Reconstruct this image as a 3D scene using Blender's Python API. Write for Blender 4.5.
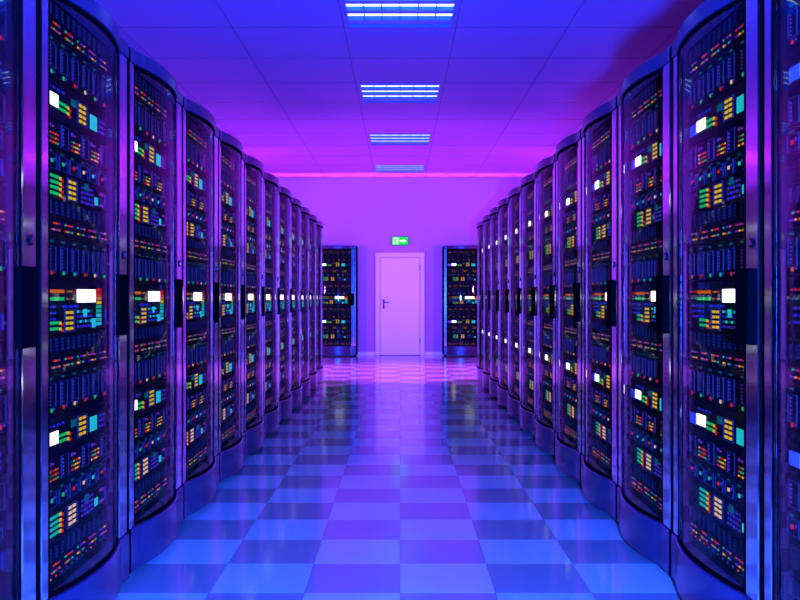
import bpy, bmesh, math, random
from mathutils import Vector
random.seed(7)
PI = math.pi
for o in list(bpy.data.objects): bpy.data.objects.remove(o)
scene = bpy.context.scene
COL = scene.collection

# ------------------------------------------------------------------ camera, world, lights, exposure
EYE = 1.18
cam = bpy.data.objects.new('camera', bpy.data.cameras.new('camera'))
COL.objects.link(cam)
cam.location = (0, 0, EYE); cam.rotation_euler = (PI/2, 0, 0)
cam.data.sensor_width = 36; cam.data.lens = 868/800*36
cam.data.shift_y = -2/800; cam.data.clip_start = 0.02
scene.camera = cam

w = bpy.data.worlds.new('world'); scene.world = w; w.use_nodes = True
w.node_tree.nodes['Background'].inputs[0].default_value = (0.05, 0.02, 0.3, 1)
w.node_tree.nodes['Background'].inputs[1].default_value = 0.05

scene.view_settings.view_transform = 'Standard'
scene.view_settings.look = 'None'
scene.view_settings.exposure = 0.0
scene.view_settings.gamma = 1.0
scene.view_settings.use_curve_mapping = False

def lamp(name, kind, loc, energy, color, rot=(0,0,0), **kw):
    d = bpy.data.lights.new(name, kind); d.energy = energy; d.color = color
    for k, v in kw.items(): setattr(d, k, v)
    o = bpy.data.objects.new(name, d); COL.objects.link(o)
    o.location = loc; o.rotation_euler = rot
    return o
# blue floodlight in the aisle beside the camera: throws the scalloped rack shadow on the ceiling at the right
o = lamp('blue_floodlight', 'SPOT', (0.30, -0.6, 1.19), 12000, (0.012, 0.070, 1.0), rot=(PI/2+.12,0,0), shadow_soft_size=0.06, spot_size=math.radians(110), spot_blend=0.8)
def aim(o, target):
    o.rotation_euler = (Vector(target) - o.location).to_track_quat('-Z', 'Y').to_euler()
VIOLET = (0.36, 0.05, 1.0)
for s in (-1, 1):
    # violet floodlights low in the cross aisle beyond the ends of both rows
    o = lamp('violet_floodlight', 'SPOT', (s*4.3, 13.9, 1.5), 9500, VIOLET, spot_size=math.radians(80), spot_blend=0.7, shadow_soft_size=0.15)
    aim(o, (s*0.8, 13.3, 0.0))
    # violet lights beside the rows, washing the end wall
    o = lamp('violet_wall_washer', 'SPOT', (s*3.7, 11.8, 1.4), 1000, VIOLET, spot_size=math.radians(58), spot_blend=0.4, shadow_soft_size=0.10)
    aim(o, (s*-0.4, 17.86, 1.3))
    # violet uplights throwing a lobe on the ceiling near the end wall
    o = lamp('violet_uplight', 'SPOT', (s*4.45, 14.6, 2.2), 420, (0.45, 0.05, 1.0), spot_size=math.radians(105), spot_blend=0.5, shadow_soft_size=0.10)
    aim(o, (s*2.3, 16.6, 3.65))
    # narrow wash along the ceiling edge of the end wall
    o = lamp('ceiling_edge_light', 'AREA', (s*4.55, 17.42, 3.25), 12, (0.75, 0.16, 1.0), shape='RECTANGLE', size=0.86, size_y=0.5, spread=math.radians(8))
    o.rotation_euler = (0, s*(PI/2+math.radians(7)), 0)

# ------------------------------------------------------------------ materials
def mat(name, color, rough=0.5, metal=0.0, coat=0.0, spec=0.5, noise=0.0, nscale=(20,20,20), bump=0.0):
    m = bpy.data.materials.new(name); m.use_nodes = True
    nt = m.node_tree; b = nt.nodes['Principled BSDF']
    b.inputs['Base Color'].default_value = (*color, 1)
    b.inputs['Roughness'].default_value = rough; b.inputs['Metallic'].default_value = metal
    b.inputs['Coat Weight'].default_value = coat; b.inputs['Specular IOR Level'].default_value = spec
    b.inputs['Coat Roughness'].default_value = 0.06
    if noise or bump:
        tc = nt.nodes.new('ShaderNodeTexCoord'); mp = nt.nodes.new('ShaderNodeMapping')
        mp.inputs['Scale'].default_value = nscale
        n = nt.nodes.new('ShaderNodeTexNoise'); n.inputs['Scale'].default_value = 1; n.inputs['Detail'].default_value = 3
        nt.links.new(tc.outputs['Object'], mp.inputs[0]); nt.links.new(mp.outputs[0], n.inputs['Vector'])
        if noise:
            r = nt.nodes.new('ShaderNodeMapRange')
            r.inputs['To Min'].default_value = max(0, rough-noise); r.inputs['To Max'].default_value = min(1, rough+noise)
            nt.links.new(n.outputs['Fac'], r.inputs['Value']); nt.links.new(r.outputs[0], b.inputs['Roughness'])
        if bump:
            bp = nt.nodes.new('ShaderNodeBump'); bp.inputs['Strength'].default_value = bump; bp.inputs['Distance'].default_value = 0.002
            nt.links.new(n.outputs['Fac'], bp.inputs['Height']); nt.links.new(bp.outputs[0], b.inputs['Normal'])
    return m
def emit(name, color, strength, sample=False):
    m = bpy.data.materials.new(name); m.use_nodes = True
    b = m.node_tree.nodes['Principled BSDF']
    b.inputs['Base Color'].default_value = (*[c*0.04 for c in color], 1)
    b.inputs['Emission Color'].default_value = (*color, 1); b.inputs['Emission Strength'].default_value = strength
    b.inputs['Roughness'].default_value = 0.5; b.inputs['Specular IOR Level'].default_value = 0.0
    m.cycles.emission_sampling = 'AUTO' if sample else 'NONE'
    return m
def glass_mat(name):
    m = bpy.data.materials.new(name); m.use_nodes = True
    nt = m.node_tree; nt.nodes.clear()
    out = nt.nodes.new('ShaderNodeOutputMaterial'); mix = nt.nodes.new('ShaderNodeMixShader')
    tr = nt.nodes.new('ShaderNodeBsdfTransparent'); gl = nt.nodes.new('ShaderNodeBsdfGlossy')
    tr.inputs[0].default_value = (0.90, 0.90, 0.93, 1); gl.inputs['Roughness'].default_value = 0.015
    lw = nt.nodes.new('ShaderNodeLayerWeight'); lw.inputs[0].default_value = 0.5
    p = nt.nodes.new('ShaderNodeMath'); p.operation = 'POWER'; p.inputs[1].default_value = 5
    q = nt.nodes.new('ShaderNodeMath'); q.operation = 'MULTIPLY_ADD'; q.inputs[1].default_value = 0.96*GLASS_F; q.inputs[2].default_value = 0.04*GLASS_F
    nt.links.new(lw.outputs['Facing'], p.inputs[0]); nt.links.new(p.outputs[0], q.inputs[0])
    nt.links.new(q.outputs[0], mix.inputs[0]); nt.links.new(tr.outputs[0], mix.inputs[1]); nt.links.new(gl.outputs[0], mix.inputs[2])
    nt.links.new(mix.outputs[0], out.inputs[0])
    return m
GLASS_F = 0.45
M = {}
M['floor_light'] = mat('floor_tile_light', (0.38, 0.44, 0.34), 0.12, spec=0.55, noise=0.03, nscale=(6,6,6))
M['floor_dark']  = mat('floor_tile_dark', (0.19, 0.20, 0.17), 0.12, spec=0.55, noise=0.03, nscale=(6,6,6))
M['subfloor'] = mat('subfloor', (0.15,0.15,0.16), 0.6)
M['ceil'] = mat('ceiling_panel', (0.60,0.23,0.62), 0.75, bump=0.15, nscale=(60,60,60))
M['ceil_grid'] = mat('ceiling_grid', (0.20,0.13,0.22), 0.7)
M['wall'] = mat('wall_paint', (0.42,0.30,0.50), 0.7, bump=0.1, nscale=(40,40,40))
M['door'] = mat('door_white_paint', (0.74,0.92,0.82), 0.4, noise=0.03)
M['chrome'] = mat('door_hardware', (0.06,0.05,0.07), 0.4, metal=0.0)
M['alu'] = mat('brushed_aluminium', (0.90,0.90,0.94), 0.10, metal=1, noise=0.02, nscale=(4,4,160))
M['trim'] = mat('rack_blue_grey_panel', (0.050,0.030,0.075), 0.22, metal=0.3, noise=0.04, nscale=(3,3,30))
M['black'] = mat('black_powder_coat', (0.0015,0.0015,0.002), 0.6, spec=0.0)
M['gloss'] = mat('black_gloss_plastic', (0.0015,0.0015,0.002), 0.11, spec=0.2, noise=0.01)
M['chassis'] = mat('server_chassis_black', (0.0025,0.0025,0.003), 0.5, spec=0.06, noise=0.05, nscale=(30,30,30))
M['bezel'] = mat('server_bezel_grey', (0.0022,0.0022,0.003), 0.5, spec=0.05)
M['port'] = mat('port_grey', (0.022,0.022,0.027), 0.5, spec=0.15)
M['plate'] = mat('blank_plate_light_grey', (0.30,0.28,0.34), 0.5)
M['glass'] = glass_mat('door_glass')
M['lamp_metal'] = mat('lamp_reflector', (0.10,0.32,0.90), 0.35, metal=0.2)
M['tube'] = emit('lamp_tube', (0.70,0.83,1.0), 2.6, sample=True)
LED = dict(red=((1,.02,.01),.65), green=((.01,.85,.16),.6), teal=((.0,.42,.40),.22), cyan=((.02,.75,.85),.8),
           yellow=((1,.60,.03),.8), orange=((1,.20,.02),.6), violet=((.20,.07,.95),.35), blue=((.03,.05,1),.4),
           magenta=((.75,.08,.9),.3), white=((1,.98,1),3.0), amber=((1,.62,.30),.9), aqua=((.01,.80,.48),.55))
for k, (c, s) in LED.items(): M[k] = emit('led_'+k, c, s)
M['sign_green'] = emit('exit_sign_green', (0.0,1.0,0.06), 1.0, True)
M['sign_white'] = emit('exit_sign_white', (0.85,1.0,0.88), 1.3, True)

# ------------------------------------------------------------------ helpers
class MB:
    def __init__(self): self.v = []; self.f = []; self.m = []; self.mats = []
    def mi(self, m):
        if m not in self.mats: self.mats.append(m)
        return self.mats.index(m)
    def box(self, x0, x1, y0, y1, z0, z1, m, ch=0.0, back=True):
        i = self.mi(m); b = len(self.v)
        if ch:                                            # box with chamfered front (-y) edges
            c = ch
            for (y, e) in ((y1,0),(y0+c,0),(y0,c)):
                self.v += [(x0+e,y,z0+e),(x1-e,y,z0+e),(x1-e,y,z1-e),(x0+e,y,z1-e)]
            for r in (0,1):
                for k in range(4):
                    a, d = b+4*r+k, b+4*r+(k+1)%4
                    self.f.append((a, a+4, d+4, d)); self.m.append(i)
            self.f.append((b+8,b+9,b+10,b+11)); self.m.append(i)
            self.f.append((b+3,b+2,b+1,b)); self.m.append(i)
            return
        self.v += [(x0,y0,z0),(x1,y0,z0),(x1,y1,z0),(x0,y1,z0),(x0,y0,z1),(x1,y0,z1),(x1,y1,z1),(x0,y1,z1)]
        fs = [(0,1,5,4),(0,3,2,1),(4,5,6,7),(1,2,6,5),(3,0,4,7)]
        if back: fs.append((2,3,7,6))
        for q in fs: self.f.append(tuple(b+k for k in q)); self.m.append(i)
    def frame(self, x0, x1, z0, z1, y0, y1, t, m):
        self.box(x0,x1,y0,y1,z0,z0+t,m); self.box(x0,x1,y0,y1,z1-t,z1,m)
        self.box(x0,x0+t,y0,y1,z0+t,z1-t,m); self.box(x1-t,x1,y0,y1,z0+t,z1-t,m)
    def prism(self, pts, z0, z1, m, ch=0.0, inner=None):  # pts counter-clockwise in plan
        i = self.mi(m); b = len(self.v); n = len(pts)
        rings = [(pts,z0),(pts,z1)] if not ch else [(pts,z0),(pts,z1-ch),(inner,z1)]
        for p, z in rings: self.v += [(x,y,z) for x,y in p]
        for r in range(len(rings)-1):
            for k in range(n):
                a, d = b+n*r+k, b+n*r+(k+1)%n
                self.f.append((a,d,d+n,a+n)); self.m.append(i)
        self.f.append(tuple(b+n*(len(rings)-1)+k for k in range(n))); self.m.append(i)
        self.f.append(tuple(b+n-1-k for k in range(n))); self.m.append(i)
    def strip(self, pts, z0, z1, th, m):                  # curved sheet with thickness following a plan curve
        a = [(x,y) for x,y in pts]; c = [(x,y+th) for x,y in reversed(pts)]
        self.prism(a+c, z0, z1, m)
    def cyl(self, c, r, h, axis, m, n=16, r2=None):
        i = self.mi(m); b = len(self.v); r2 = r if r2 is None else r2
        for k in range(n):
            a = 2*PI*k/n
            for (q, rr) in ((0,r),(h,r2)):
                p = {'y': (c[0]+rr*math.cos(a), c[1]+q, c[2]+rr*math.sin(a)),
                     'x': (c[0]+q, c[1]+rr*math.cos(a), c[2]+rr*math.sin(a)),
                     'z': (c[0]+rr*math.cos(a), c[1]+rr*math.sin(a), c[2]+q)}[axis]
                self.v.append(p)
        for k in range(n):
            a, d = b+2*k, b+2*((k+1)%n)
            self.f.append((a,d,d+1,a+1)); self.m.append(i)
        self.f.append(tuple(b+2*k for k in range(n))); self.m.append(i)
        self.f.append(tuple(b+2*k+1 for k in reversed(range(n)))); self.m.append(i)
    def build(self, name, parent=None, smooth=False):
        me = bpy.data.meshes.new(name); me.from_pydata(self.v, [], self.f)
        for m in self.mats: me.materials.append(m)
        me.polygons.foreach_set('material_index', self.m)
        bm = bmesh.new(); bm.from_mesh(me); bmesh.ops.recalc_face_normals(bm, faces=bm.faces); bm.to_mesh(me); bm.free()
        if smooth:
            me.polygons.foreach_set('use_smooth', [True]*len(me.polygons))
            me.set_sharp_from_angle(angle=math.radians(35))
        me.update()
        o = bpy.data.objects.new(name, me); COL.objects.link(o)
        if parent: o.parent = parent
        return o
def link_mesh(name, me, parent=None, loc=(0,0,0)):
    o = bpy.data.objects.new(name, me); COL.objects.link(o); o.location = loc
    if parent: o.parent = parent
    return o
def empty(name, loc, rz=0):
    o = bpy.data.objects.new(name, None); COL.objects.link(o); o.location = loc; o.rotation_euler = (0,0,rz); o.empty_display_size = 0.2
    return o
def tag(o, label=None, cat=None, group=None, kind=None):
    for k, v in (('label',label),('category',cat),('group',group),('kind',kind)):
        if v: o[k] = v
    return o
def copy_tree(o, parent=None):
    c = o.copy(); COL.objects.link(c)
    if parent: c.parent = parent
    for ch in list(o.children): copy_tree(ch, c)
    return c

# ------------------------------------------------------------------ room shell
XW, YB, YF, HC = 4.6, 17.86, -3.2, 3.65
b = MB(); b.box(-XW-.2, XW+.2, YF-.2, YB+.2, -.2, -.012, M['subfloor'])
floor = tag(b.build('floor'), 'glossy two-tone checkerboard tiled floor of the server aisle', 'floor', kind='structure')
b = MB(); b.box(-XW-.2, XW+.2, YF-.2, YB+.2, HC+.012, HC+.3, M['ceil_grid'])
# openings for the recessed lamps stay inside the slab thickness: the slab starts above them
ceiling = tag(b.build('ceiling'), 'panelled ceiling of large square tiles over the aisle', 'ceiling', kind='structure')
ceiling.location.z = 0.12
def wall(name, label, *a):
    b = MB(); b.box(*a, M['wall']); return tag(b.build(name), label, 'wall', kind='structure')
wall('wall_back', 'violet-lit plain end wall behind the door and two racks', -XW, XW, YB, YB+.2, -.012, HC+.13)
wall('wall_left', 'plain side wall behind the left rack row', -XW-.2, -XW, YF, YB+.2, -.012, HC+.13)
wall('wall_right', 'plain side wall behind the right rack row', XW, XW+.2, YF, YB+.2, -.012, HC+.13)
wall('wall_front', 'plain wall closing the room behind the viewer', -XW, XW, YF-.2, YF, -.012, HC+.13)

# floor tiles
T = 0.3825; Y0 = 0.0295; G = 0.0008
tm = []
for key in ('floor_light','floor_dark'):
    b = MB(); b.box(G, T-G, G, T-G, -.012, 0, M[key]); o = b.build('floor_tile_mesh'); tm.append(o.data); bpy.data.objects.remove(o)
rest = MB(); li, di = rest.mi(M['floor_light']), rest.mi(M['floor_dark'])
k0 = int(math.floor((YF-Y0)/T)); k1 = int(math.ceil((YB-Y0)/T)); cN = int(math.ceil(XW/T))
for k in range(k0, k1):
    for c in range(-cN, cN):
        dark = (c + k) % 2 == 0            # row k=9 starts at y=3.472: the tile right of centre is light
        if 5 <= k < 36 and -4 <= c < 4:
            link_mesh('floor_tile', tm[1 if dark else 0], floor, (c*T, Y0+k*T, 0))
        else:
            x0, x1 = max(c*T+G, -XW), min((c+1)*T-G, XW); y0, y1 = max(Y0+k*T+G, YF), min(Y0+(k+1)*T-G, YB)
            if x1 <= x0 or y1 <= y0: continue
            rest.box(x0, x1, y0, y1, -.012, 0, M['floor_dark'] if dark else M['floor_light'])
tag(rest.build('floor_tile_field', floor), kind='stuff')

# ceiling panels and lamps
TC = 1.02; YC0 = 7.92
b = MB(); e = 0.0045; b.box(e, TC-e, e, TC-e, HC, HC+.02, M['ceil']); o = b.build('p'); pm = o.data; pm.name = 'ceiling_panel'; bpy.data.objects.remove(o)
lamp_slots = []
for r in range(-11, 10):
    y = YC0 + TC*r
    for c in range(-3, 4):
        x = c*TC - 0.51
        if c == 0 and (r + 1) % 3 == 0:
            if y > YF: lamp_slots.append(y)
            continue
        if x < -XW or x + TC > XW + .6 or y < YF - .1: continue
        if y + TC > YB or x + TC > XW:
            b = MB(); b.box(e, min(TC, XW-x)-e, e, min(TC, YB-y)-e, HC, HC+.02, M['ceil'])
            if min(TC, YB-y) < .05: continue
            o = b.build('ceiling_panel', ceiling); o.location = (x, y, -0.12)
        else:
            link_mesh('ceiling_panel', pm, ceiling, (x, y, -0.12))
gb = MB(); gb.box(-.0035, .0035, YF, YB, HC-.002, HC+.018, M['ceil_grid']); o = gb.build('g'); gl_ = o.data; gl_.name = 'grid_bar'; bpy.data.objects.remove(o)
gb = MB(); gb.box(-XW, XW, -.0025, .0025, HC-.002, HC+.018, M['ceil_grid']); o = gb.build('g'); gt_ = o.data; gt_.name = 'grid_bar'; bpy.data.objects.remove(o)
for c in range(-3, 5): link_mesh('grid_bar', gl_, ceiling, (c*TC-.51, 0, -0.12))
for r in range(-10, 10):
    if YC0+TC*r > YF: link_mesh('grid_bar', gt_, ceiling, (0, YC0+TC*r, -0.12))
for s_ in (-1, 1):          # plain filler strip along each side wall
    b = MB(); x0, x1 = sorted((s_*XW, s_*(3*TC+.51+.004))); b.box(x0, x1, YF, YB, HC, HC+.02, M['ceil']); o = b.build('ceiling_panel', ceiling); o.location.z = -0.12

def make_lamp():
    t = empty('ceiling_lamp', (0,0,HC))
    b = MB(); x0, x1, y0, y1 = -.468, .468, .012, TC-.012
    b.box(x0, x1, y0, y1, .09, .10, M['lamp_metal'])
    b.box(x0, x0+.01, y0, y1, 0, .09, M['lamp_metal']); b.box(x1-.01, x1, y0, y1, 0, .09, M['lamp_metal'])
    b.box(x0+.01, x1-.01, y0, y0+.01, 0, .09, M['lamp_metal']); b.box(x0+.01, x1-.01, y1-.01, y1, 0, .09, M['lamp_metal'])
    b.build('housing', t)
    b = MB(); F = M['ceil']; b.box(-.506, x0-.001, 0, TC, -.001, .012, F); b.box(x1+.001, .506, 0, TC, -.001, .012, F)
    b.box(x0-.001, x1+.001, .004, y0-.001, -.001, .012, F); b.box(x0-.001, x1+.001, y1+.001, TC-.004, -.001, .012, F); b.build('trim_frame', t)
    for yc in (.24, .49, .74):
        b = MB(); b.cyl((x0+.012, yc, .04), .025, x1-x0-.024, 'x', M['tube'], 12); b.build('tube', t, True)
    # long V-shaped reflectors between the tubes
    for (a, c) in ((.024,.195),(.285,.445),(.535,.695),(.785,TC-.026)):
        b = MB(); i = b.mi(M['lamp_metal']); mid0, mid1 = a+.25*(c-a), c-.25*(c-a)
        sec = [(a,.07),(mid0,.004),(mid1,.004),(c,.07)]
        b.v = [(x,y,z) for x in (x0+.012,x1-.012) for y,z in sec]
        b.f = [(k,(k+1)%4,(k+1)%4+4,k+4) for k in range(4)] + [(3,2,1,0),(4,5,6,7)]; b.m = [i]*6
        b.build('reflector', t)
    for k in range(1,6):
        x = x0 + (x1-x0)*k/6
        b = MB(); b.box(x-.004, x+.004, y0+.012, y1-.012, -.002, .065, M['lamp_metal']); b.build('louver_blade', t)
    return t
lamp_proto = None
lab = {6.9: 'recessed louvre ceiling lamp cut by the top picture edge', 9.96: 'recessed louvre ceiling lamp, second from the camera in view',
       13.02: 'recessed louvre ceiling lamp, third from the camera in view', 16.08: 'small looking recessed louvre ceiling lamp closest to the end wall',
       3.84: 'recessed louvre ceiling lamp just above the picture edge', 0.78: 'recessed louvre ceiling lamp right above the viewer', -2.28: 'recessed louvre ceiling lamp behind the viewer'}
for y in lamp_slots:
    if lamp_proto is None: lamp_proto = o = make_lamp()
    else: o = copy_tree(lamp_proto)
    o.location = (0, y, HC)
    l = min(lab, key=lambda q: abs(q-y)); tag(o, lab[l], 'ceiling lamp', 'recessed lamps along the aisle ceiling')

# end wall: baseboard, door, exit sign
for (nm, x0, x1, l) in (('baseboard_left', -XW, -.51, 'low white skirting left of the door'), ('baseboard_right', .51, XW, 'low white skirting right of the door')):
    b = MB(); b.box(x0, x1, YB-.015, YB, 0, .07, M['door'], ch=.004); tag(b.build(nm), l, 'baseboard', kind='structure')
d = tag(empty('door_1', (0, YB, 0)), 'closed white door in the middle of the end wall', 'door', kind='structure')
b = MB(); fw, fh = .505, 2.11
b.box(-fw, -fw+.09, -.05, 0, 0, fh, M['door'], ch=.006); b.box(fw-.09, fw, -.05, 0, 0, fh, M['door'], ch=.006)
b.box(-fw+.09, fw-.09, -.05, 0, fh-.09, fh, M['door'], ch=.006); b.build('door_frame', d)
b = MB(); b.box(-.405, .405, -.036, -.002, .012, fh-.1, M['door'], ch=.005); leaf = b.build('door_leaf', d)
b = MB(); hx = -.335
b.box(hx-.02, hx+.02, -.046, -.036, .96, 1.15, M['chrome'], ch=.003); b.cyl((hx, -.095, 1.09), .011, .05, 'y', M['chrome'])
b.cyl((hx-.008, -.09, 1.09), .011, .13, 'x', M['chrome']); b.cyl((hx, -.05, 1.0), .009, .005, 'y', M['black'])
b.build('door_handle', leaf, True)
for z in (.25, 1.75):
    b = MB(); b.cyl((.41, -.045, z), .010, .10, 'z', M['chrome']); b.build('hinge', d, True)
s = tag(empty('exit_sign', (0, YB, 2.35)), 'lit green exit sign with running figure and arrow above the door', 'sign')
b = MB(); b.box(-.175, .175, -.06, 0, -.09, .09, M['port'], ch=.008); b.build('housing', s)
b = MB(); b.box(-.165, .165, -.064, -.0601, -.08, .08, M['sign_green']); face = b.build('sign_face', s)
def flat(name, polys, parent, y=-.067, m='sign_white'):
    b = MB(); i = b.mi(M[m])
    for P in polys:
        n = len(P); k = len(b.v)
        b.v += [(x,y,z) for x,z in P] + [(x,y+.0028,z) for x,z in P]
        b.f += [tuple(range(k,k+n)), tuple(range(k+2*n-1,k+n-1,-1))] + [(k+j, k+(j+1)%n, k+n+(j+1)%n, k+n+j) for j in range(n)]
        b.m += [i]*(n+2)
    return b.build(name, parent)
def seg(x0,z0,x1,z1,t):
    dx, dz = x1-x0, z1-z0; L = math.hypot(dx,dz); nx, nz = -dz/L*t/2, dx/L*t/2
    return [(x0+nx,z0+nz),(x1+nx,z1+nz),(x1-nx,z1-nz),(x0-nx,z0-nz)]
flat('doorway_symbol', [seg(-.125,-.07,-.125,.065,.022), seg(-.136,.06,-.06,.06,.014), seg(-.066,.06,-.066,-.07,.012)], face)
flat('running_figure', [[(-.035+.014*math.cos(a*PI/5), .052+.014*math.sin(a*PI/5)) for a in range(10)],
     seg(-.045,.035,-.06,-.01,.028), seg(-.06,-.01,-.035,-.03,.016), seg(-.035,-.03,-.045,-.065,.014),
     seg(-.065,-.01,-.085,-.04,.016), seg(-.085,-.04,-.112,-.04,.014), seg(-.045,.03,-.015,.01,.012), seg(-.05,.03,-.085,.012,.012)], face)
flat('arrow', [seg(.0,0,.075,0,.034), [(.065,.05),(.125,0),(.065,-.05)]], face)

# ------------------------------------------------------------------ server rack
W = 0.895; ZD0, ZD1, ZT = 0.212, 2.17, 2.235; S = 0.050
UA, UB = 0.074, 0.776; PL, PR = 0.022, 0.873
def arc(u, off=0.0):
    t = min(1, max(0, (u-UA)/(UB-UA)))
    return -(0.004 + off + S*4*t*(1-t))
def curve(u0, u1, n, off=0.0):
    return [(u0+(u1-u0)*k/n, arc(u0+(u1-u0)*k/n, off)) for k in range(n+1)]
def plan(off, n=26):
    pts = []
    for k in range(n+1):
        u = PL + (PR-PL)*k/n
        y = arc(u, off)
        if u > .74: y = min(y, -(off+.006)*min(1,(u-.72)/.05))
        pts.append((u,y))
    return pts
def make_rack(depth):
    t = empty('server_rack', (0,0,0))
    b = MB(); K = M['black']
    b.box(0, PL-.001, .003, depth, .03, ZT-.012, K); b.box(PR+.001, W, .003, depth, .03, ZT-.012, K)
    for (a0, a1) in ((0, PL-.001), (PR+.001, W)):      # dark fillers flush with cap and plinth
        b.box(a0, a1, -.011, .003, .03, ZD0, K); b.box(a0, a1, -.009, .003, ZD1, ZT-.012, K)
    b.box(PL-.001, PR+.001, depth-.015, depth, .03, ZT-.012, K)
    b.box(PL-.001, PR+.001, .02, depth-.015, .03, .21, K); b.box(PL-.001, PR+.001, .02, depth-.015, 2.19, ZT-.012, K)
    b.box(PL-.001, UA, .0115, .05, .21, 2.19, K); b.box(UB, PR+.001, .0115, .05, .21, 2.19, K)
    b.build('cabinet_body', t)
    for (u, y) in ((.05,.03),(W-.05,.03),(.05,depth-.06),(W-.05,depth-.06)):
        b = MB(); b.cyl((u,y,0), .022, .03, 'z', K, 12); b.build('foot', t)
    P = plan(.008); Pi = [(u, y+.007) for u, y in P]
    b = MB(); back = [(PR,.019),(PL,.019)]
    b.prism(P+back, ZD1+.002, ZT, M['trim'], ch=.007, inner=Pi+back); b.build('top_cap', t, True)
    P = plan(.010)
    b = MB(); b.prism(P+back, .03, ZD0-.004, M['trim'], ch=.004, inner=[(u,y+.004) for u,y in P]+back); b.build('plinth', t, True)
    # door
    b = MB()
    b.strip(curve(UA+.001, UB-.001, 20), ZD0, ZD0+.012, .012, K); b.strip(curve(UA+.001, UB-.001, 20), ZD1-.012, ZD1, .012, K)
    b.strip(curve(UA+.001, UA+.010, 2), ZD0+.012, ZD1-.012, .012, K); b.strip(curve(UB-.014, UB-.001, 3), ZD0+.012, ZD1-.012, .012, K)
    door = b.build('door', t, True)
    b = MB(); b.strip([(u,y+.003) for u,y in curve(UA+.0105, UB-.0145, 18)], ZD0+.0125, ZD1-.0125, .005, M['glass']); b.build('glass_pane', door, True)
    b = MB(); b.box(PL, UA, -.006, .011, ZD0, ZD1, M['alu'], ch=.003); b.build('narrow_post', door)
    b = MB(); b.box(UB, PR, -.007, .011, ZD0, ZD1, M['alu'], ch=.004); b.build('wide_post', door)
    b = MB(); b.box(.725, .838, -.024, -.0075, 1.03, 1.275, M['black'], ch=.005); b.build('handle', door)
    b = MB(); b.cyl((.828,-.0115,1.356), .017, .0045, 'y', M['gloss'], 16); b.cyl((.828,-.015,1.356), .009, .003, 'y', M['alu'], 12); b.build('lock', door)
    return t
YS = 0.042      # front plane of the server faces, just behind the door posts
def server(t, z0, z1):
    b = MB(); b.box(.075, .775, YS, YS+.30, z0, z1, M['chassis'], ch=.003); return b.build('server', t)
def led(b, u, z, w, h, c, y=YS):
    b.box(u-w/2, u+w/2, y-.003, y, z-h/2, z+h/2, M[c], back=False)
MESH = {}
def cached(key, fn, name, parent, loc=(0,0,0)):
    if key not in MESH:
        o = fn().build(name); MESH[key] = o.data; bpy.data.objects.remove(o)
    return link_mesh(name, MESH[key], parent, loc)
def yellow_block(p, u, zc, c='yellow', s=1.0):
    def f():
        b = MB(); b.frame(-.048, .048, -.042, .042, YS-.004, YS, .004, M['port'])
        for i in range(2):
            for j in range(4): led(b, -.019+.038*i, -.0285+.019*j, .026, .010, c)
        return b
    cached(('yb',c), f, 'light_block', p, (u,0,zc))
def green_bars(p, u, zc, c='green'):
    def f():
        b = MB()
        for j in (-.012,.008):
            for i in range(3): led(b, -.04+.026*i, j+.004, .020, .010, c)
            led(b, .036, j+.002, .016, .010, 'yellow'); led(b, .054, j-.004, .014, .010, 'red')
        return b
    cached(('gb',c), f, 'status_lights', p, (u,0,zc))
def patch(t, z0, z1, zs, zl, low=None):
    o = server(t, z0, z1); zc = 0
    def f():
        b = MB()
        for k in range(13):
            u = .10+.052*k
            b.frame(u-.016, u+.016, -.026, .026, YS-.003, YS, .003, M['bezel'])
            for j in range(4):
                for i in (-.007,.007): b.box(u+i-.004, u+i+.004, YS-.003, YS, -.02+.0115*j, -.013+.0115*j, M['port'], back=False)
        return b
    cached('slots', f, 'port_row', o, (0,0,zs))
    for k in range(6):
        def g():
            b = MB(); R = random.Random(30+k)
            for j in range(2):
                for i in range(5):
                    c = R.choice(['red','red','orange','green','violet','magenta','violet','aqua','violet','yellow',None])
                    if c: led(b, .0165*i, -.012+.022*j, .008, .006, c)
            return b
        cached(('ledrow',k), g, 'indicator_lights', o, (.10+.118*k,0,zl))
    if low:
        def h():
            b = MB(); R = random.Random(5)
            for k in range(14): led(b, .11+.048*k, 0, .009, .005, R.choice(['violet','teal','orange','blue','red']))
            return b
        tag(cached('low', h, 'pilot_light_row', o, (0,0,low)), kind='stuff')
def blades(t, z0, z1, zr, zl, seq):
    o = server(t, z0, z1)
    def f():
        b = MB(); b.frame(-.030, .030, -.042, .042, YS-.005, YS, .003, M['port'])
        b.box(.001, .022, YS-.003, YS, -.036, .036, M['bezel'], back=False)
        for j in range(5): b.box(.003, .020, YS-.0045, YS-.003, -.031+.0135*j, -.024+.0135*j, M['chassis'], back=False)
        for j in range(6): led(b, -.014, -.030+.012*j, .006, .005, 'violet')
        led(b, -.008, .058, .024, .006, 'teal')
        return b
    for k, c in enumerate(seq):
        u = .115+.104*k
        m = cached('blade', f, 'blade_module', o, (u,0,zr))
        def g():
            b = MB(); led(b, 0, 0, .013, .012, c); led(b, .023, .002, .008, .006, 'violet'); return b
        cached(('bl',c), g, 'status_light', o, (u-.003,0,zl))
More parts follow.
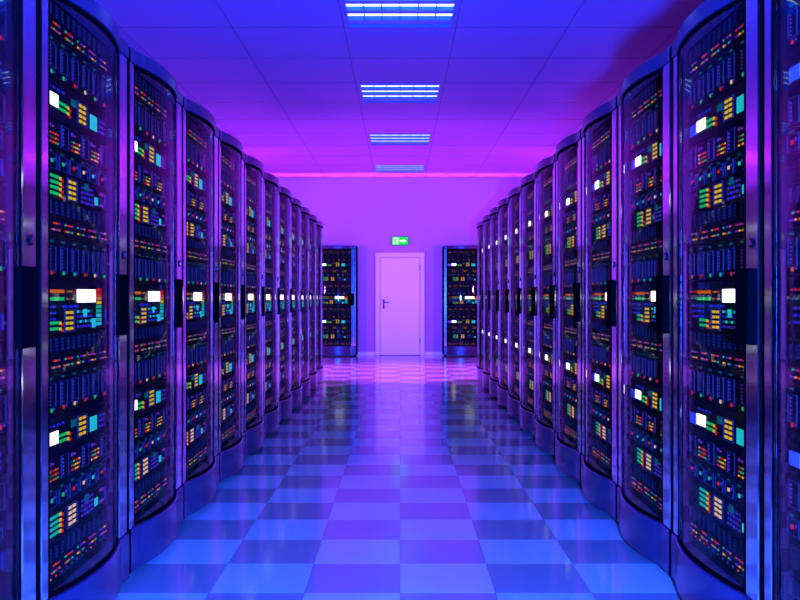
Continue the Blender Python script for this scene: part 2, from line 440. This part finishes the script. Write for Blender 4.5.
def strip(t, z0, z1, zc):
    o = server(t, z0, z1)
    def f():
        b = MB(); b.box(-.036, .036, YS-.004, YS, -.022, .022, M['plate'], ch=.002); return b
    cached('plate', f, 'blank_plate', o, (.13,0,zc))
    def f():
        b = MB(); b.box(-.045, .045, YS-.004, YS, -.021, .021, M['white']); return b
    cached('wscreen', f, 'display_screen', o, (.222,0,zc+.004))
    green_bars(o, .325, zc-.008)
    yellow_block(o, .50, zc+.008)
    def f():
        b = MB(); led(b, .0, 0, .07, .055, 'cyan'); return b
    cached('cy1', f, 'cyan_lamp', o, (.615,0,zc))
    def f():
        b = MB(); led(b, 0, 0, .045, .026, 'teal'); return b
    cached('cy2', f, 'teal_lamp', o, (.415,0,zc+.03))
    def f():
        b = MB()
        for k in range(4): led(b, .04*k, 0, .02, .008, 'blue')
        return b
    cached('cy3', f, 'indicator_lights', o, (.195,0,zc+.045))
    def f():
        b = MB()
        for k in range(3):
            for j in range(3): led(b, .024*k, -.02+.02*j, .013, .010, ['blue','violet','blue'][(j+k)%3])
        return b
    cached('cy4', f, 'button_grid', o, (.685,0,zc))
def cluster(t, z0, z1):
    o = server(t, z0, z1); zc = (z0+z1)/2
    def f():
        b = MB(); b.frame(-.033, .033, -.040, .040, YS-.005, YS, .003, M['port']); b.box(-.03, .03, YS-.002, YS, -.037, .037, M['bezel'], back=False)
        for j in range(5): led(b, -.018, -.026+.013*j, .008, .007, 'violet', YS-.002)
        return b
    for u in (.125, .33, .53, .725): cached('drive', f, 'drive_module', o, (u,0,zc))
    for k in range(3):
        def f():
            b = MB(); R = random.Random(9+k)
            led(b, .003, .026, .016, .012, 'violet'); led(b, .028, .024, .010, .006, 'magenta')
            for j in range(3):
                for i in range(5): led(b, .018*i, -.030+.015*j, .007, .006, R.choice(['red','green','orange','yellow','red','teal']))
            return b
        cached(('clu',k), f, 'indicator_lights', o, (.197+.2*k,0,zc))
def squares(t, z0, z1):
    o = server(t, z0, z1); zc = (z0+z1)/2
    for k, c in enumerate(['red','aqua','green','red','amber','cyan','red']):
        def f():
            b = MB(); b.frame(-.038, .038, -.026, .026, YS-.005, YS, .003, M['port']); b.box(-.035, .035, YS-.002, YS, -.023, .023, M['bezel'], back=False)
            led(b, -.004, 0, .016, .012, c, YS-.002); led(b, .02, .006, .006, .010, 'violet', YS-.002)
            led(b, -.01, .033, .02, .005, 'teal')
            return b
        cached(('sq',c), f, 'module', o, (.12+.098*k, 0, zc-.004))
def double(t, z0, z1, cold=False):
    o = server(t, z0, z1); zc = (z0+z1)/2
    green_bars(o, .255, zc+.018, 'aqua' if cold else 'green'); green_bars(o, .255, zc-.020, 'aqua' if cold else 'green')
    yellow_block(o, .40, zc, 'amber' if cold else 'yellow')
    def f():
        b = MB()
        for i in range(5):
            for j in range(4): led(b, .026*i, -.03+.018*j, .012, .009, 'blue' if (i+j)%2 else 'violet')
        return b
    cached('dbl1', f, 'button_grid', o, (.50,0,zc))
    def f():
        b = MB(); led(b, 0, 0, .035, .026, 'teal', YS-.003); return b
    cached('dbl2', f, 'teal_lamp', o, (.535,0,zc+.028))
    def f():
        b = MB(); led(b, 0, 0, .032, .03, 'cyan'); return b
    cached('dbl3', f, 'cyan_lamp', o, (.645,0,zc-.012))
    def f():
        b = MB(); led(b, 0, .022, .036, .010, 'magenta'); led(b, 0, -.022, .036, .010, 'magenta'); led(b, .042, 0, .010, .05, 'blue'); return b
    cached('dbl4', f, 'indicator_lights', o, (.705,0,zc))
    def f():
        b = MB(); b.box(-.035, .035, YS-.004, YS, -.032, .032, M['bezel'])
        for j in range(4): b.box(-.03, .03, YS-.006, YS-.004, -.026+.015*j, -.018+.015*j, M['chassis'], back=False)
        return b
    cached('dbl5', f, 'vent_plate', o, (.13,0,zc))
def console(t, z0, z1):
    o = server(t, z0, z1)
    def f():
        b = MB(); b.box(-.092, .092, YS-.005, YS, -.024, .024, M['white'], ch=.003); return b
    cached('cscreen', f, 'display_screen', o, (.54,0,1.188))
    b = MB()
    for i in range(7): led(b, .19+.021*i, 1.203, .015, .012, 'orange'); led(b, .19+.021*i, 1.177, .015, .012, 'green')
    for i in range(4): led(b, .35+.02*i, 1.203, .008, .006, ['red','green','orange','red'][i]); led(b, .35+.02*i, 1.177, .008, .006, ['orange','teal','red','green'][i])
    for i in range(4): led(b, .11+.022*i, 1.205, .008, .006, 'red'); led(b, .11+.022*i, 1.177, .008, .006, 'teal')
    b.build('status_lights', o)
    b = MB()
    for j in range(9): led(b, .675, 1.212-.0165*j, .05, .012, ['red','red','orange','yellow','aqua','aqua','cyan','aqua','cyan'][j])
    b.build('level_meter', o)
    b = MB()
    for i in range(4):
        for j in range(3): led(b, .13+.036*i, 1.150-.021*j, .022, .008, 'blue' if (i+j)%3 else 'violet')
    b.build('button_grid', o)
    b = MB()
    for i in range(3): led(b, .33+.055*i, 1.150, .038, .009, 'blue')
    b.build('key_row', o)
    b = MB()
    for i in range(6):
        for j in range(4): led(b, .455+.027*i, 1.130-.018*j, .012, .009, ['cyan','blue','teal','violet'][(i*2+j)%4])
    b.build('button_grid', o)
    b = MB(); led(b, .52, 1.125, .03, .028, 'cyan', YS-.003); b.build('cyan_lamp', o)
    b = MB(); led(b, .61, 1.085, .035, .035, 'cyan', YS-.003); b.build('cyan_lamp', o)
    b = MB(); led(b, .75, 1.11, .012, .05, 'blue'); b.build('blue_lamp', o)
    yellow_block(o, .375, 1.100); green_bars(o, .255, 1.083)
def fill(t):
    patch(t, 2.082, 2.185, 2.155, 2.105)
    blades(t, 1.928, 2.078, 2.00, 1.946, ['red','green','green','red','amber','green','red'])
    strip(t, 1.792, 1.924, 1.850)
    cluster(t, 1.690, 1.788); squares(t, 1.612, 1.686); double(t, 1.522, 1.608)
    patch(t, 1.392, 1.518, 1.487, 1.425)
    blades(t, 1.248, 1.388, 1.315, 1.266, ['orange','red','green','aqua','red','amber','green'])
    console(t, 1.056, 1.244)
    patch(t, .922, 1.052, 1.020, .956)
    blades(t, .780, .918, .850, .800, ['red','green','red','amber','red','green','red'])
    strip(t, .644, .776, .700)
    cluster(t, .548, .640); squares(t, .456, .544); double(t, .358, .452, True)
    patch(t, .218, .354, .313, .262, .232)
rack = make_rack(0.90); fill(rack)
ORD = ['first','second','third','fourth','fifth','sixth','seventh','eighth','ninth','tenth','eleventh']
ZR0 = 2.711; XG = 1.134
first = True
for side in (-1, 1):
    nm = 'left' if side < 0 else 'right'
    for i in range(-2, 11):
        o = rack if first else copy_tree(rack); first = False
        y = ZR0 + W*i
        if side < 0: o.location = (-XG, y, 0); o.rotation_euler = (0,0,PI/2)
        else: o.location = (XG, y+W, 0); o.rotation_euler = (0,0,-PI/2)
        if i == -2: l = 'glass-door server rack of the %s row standing right beside the viewer' % nm
        elif i == -1: l = 'glass-door server rack cut off by the %s picture edge' % nm
        elif i == 10: l = 'last and farthest server rack of the %s row, before the end wall' % nm
        else: l = 'bowed glass-door server rack, %s whole one of the %s row from the camera' % (ORD[i], nm)
        tag(o, l, 'server rack', 'server racks of the %s row' % nm)
YBR = 17.49
shallow = make_rack(0.36); fill(shallow)
shallow.location = (-.867-W, YBR, 0); tag(shallow, 'server rack against the end wall left of the white door', 'server rack', 'server racks at the end wall')
o = copy_tree(shallow); o.location = (.867, YBR, 0); tag(o, 'server rack against the end wall right of the white door', 'server rack', 'server racks at the end wall')
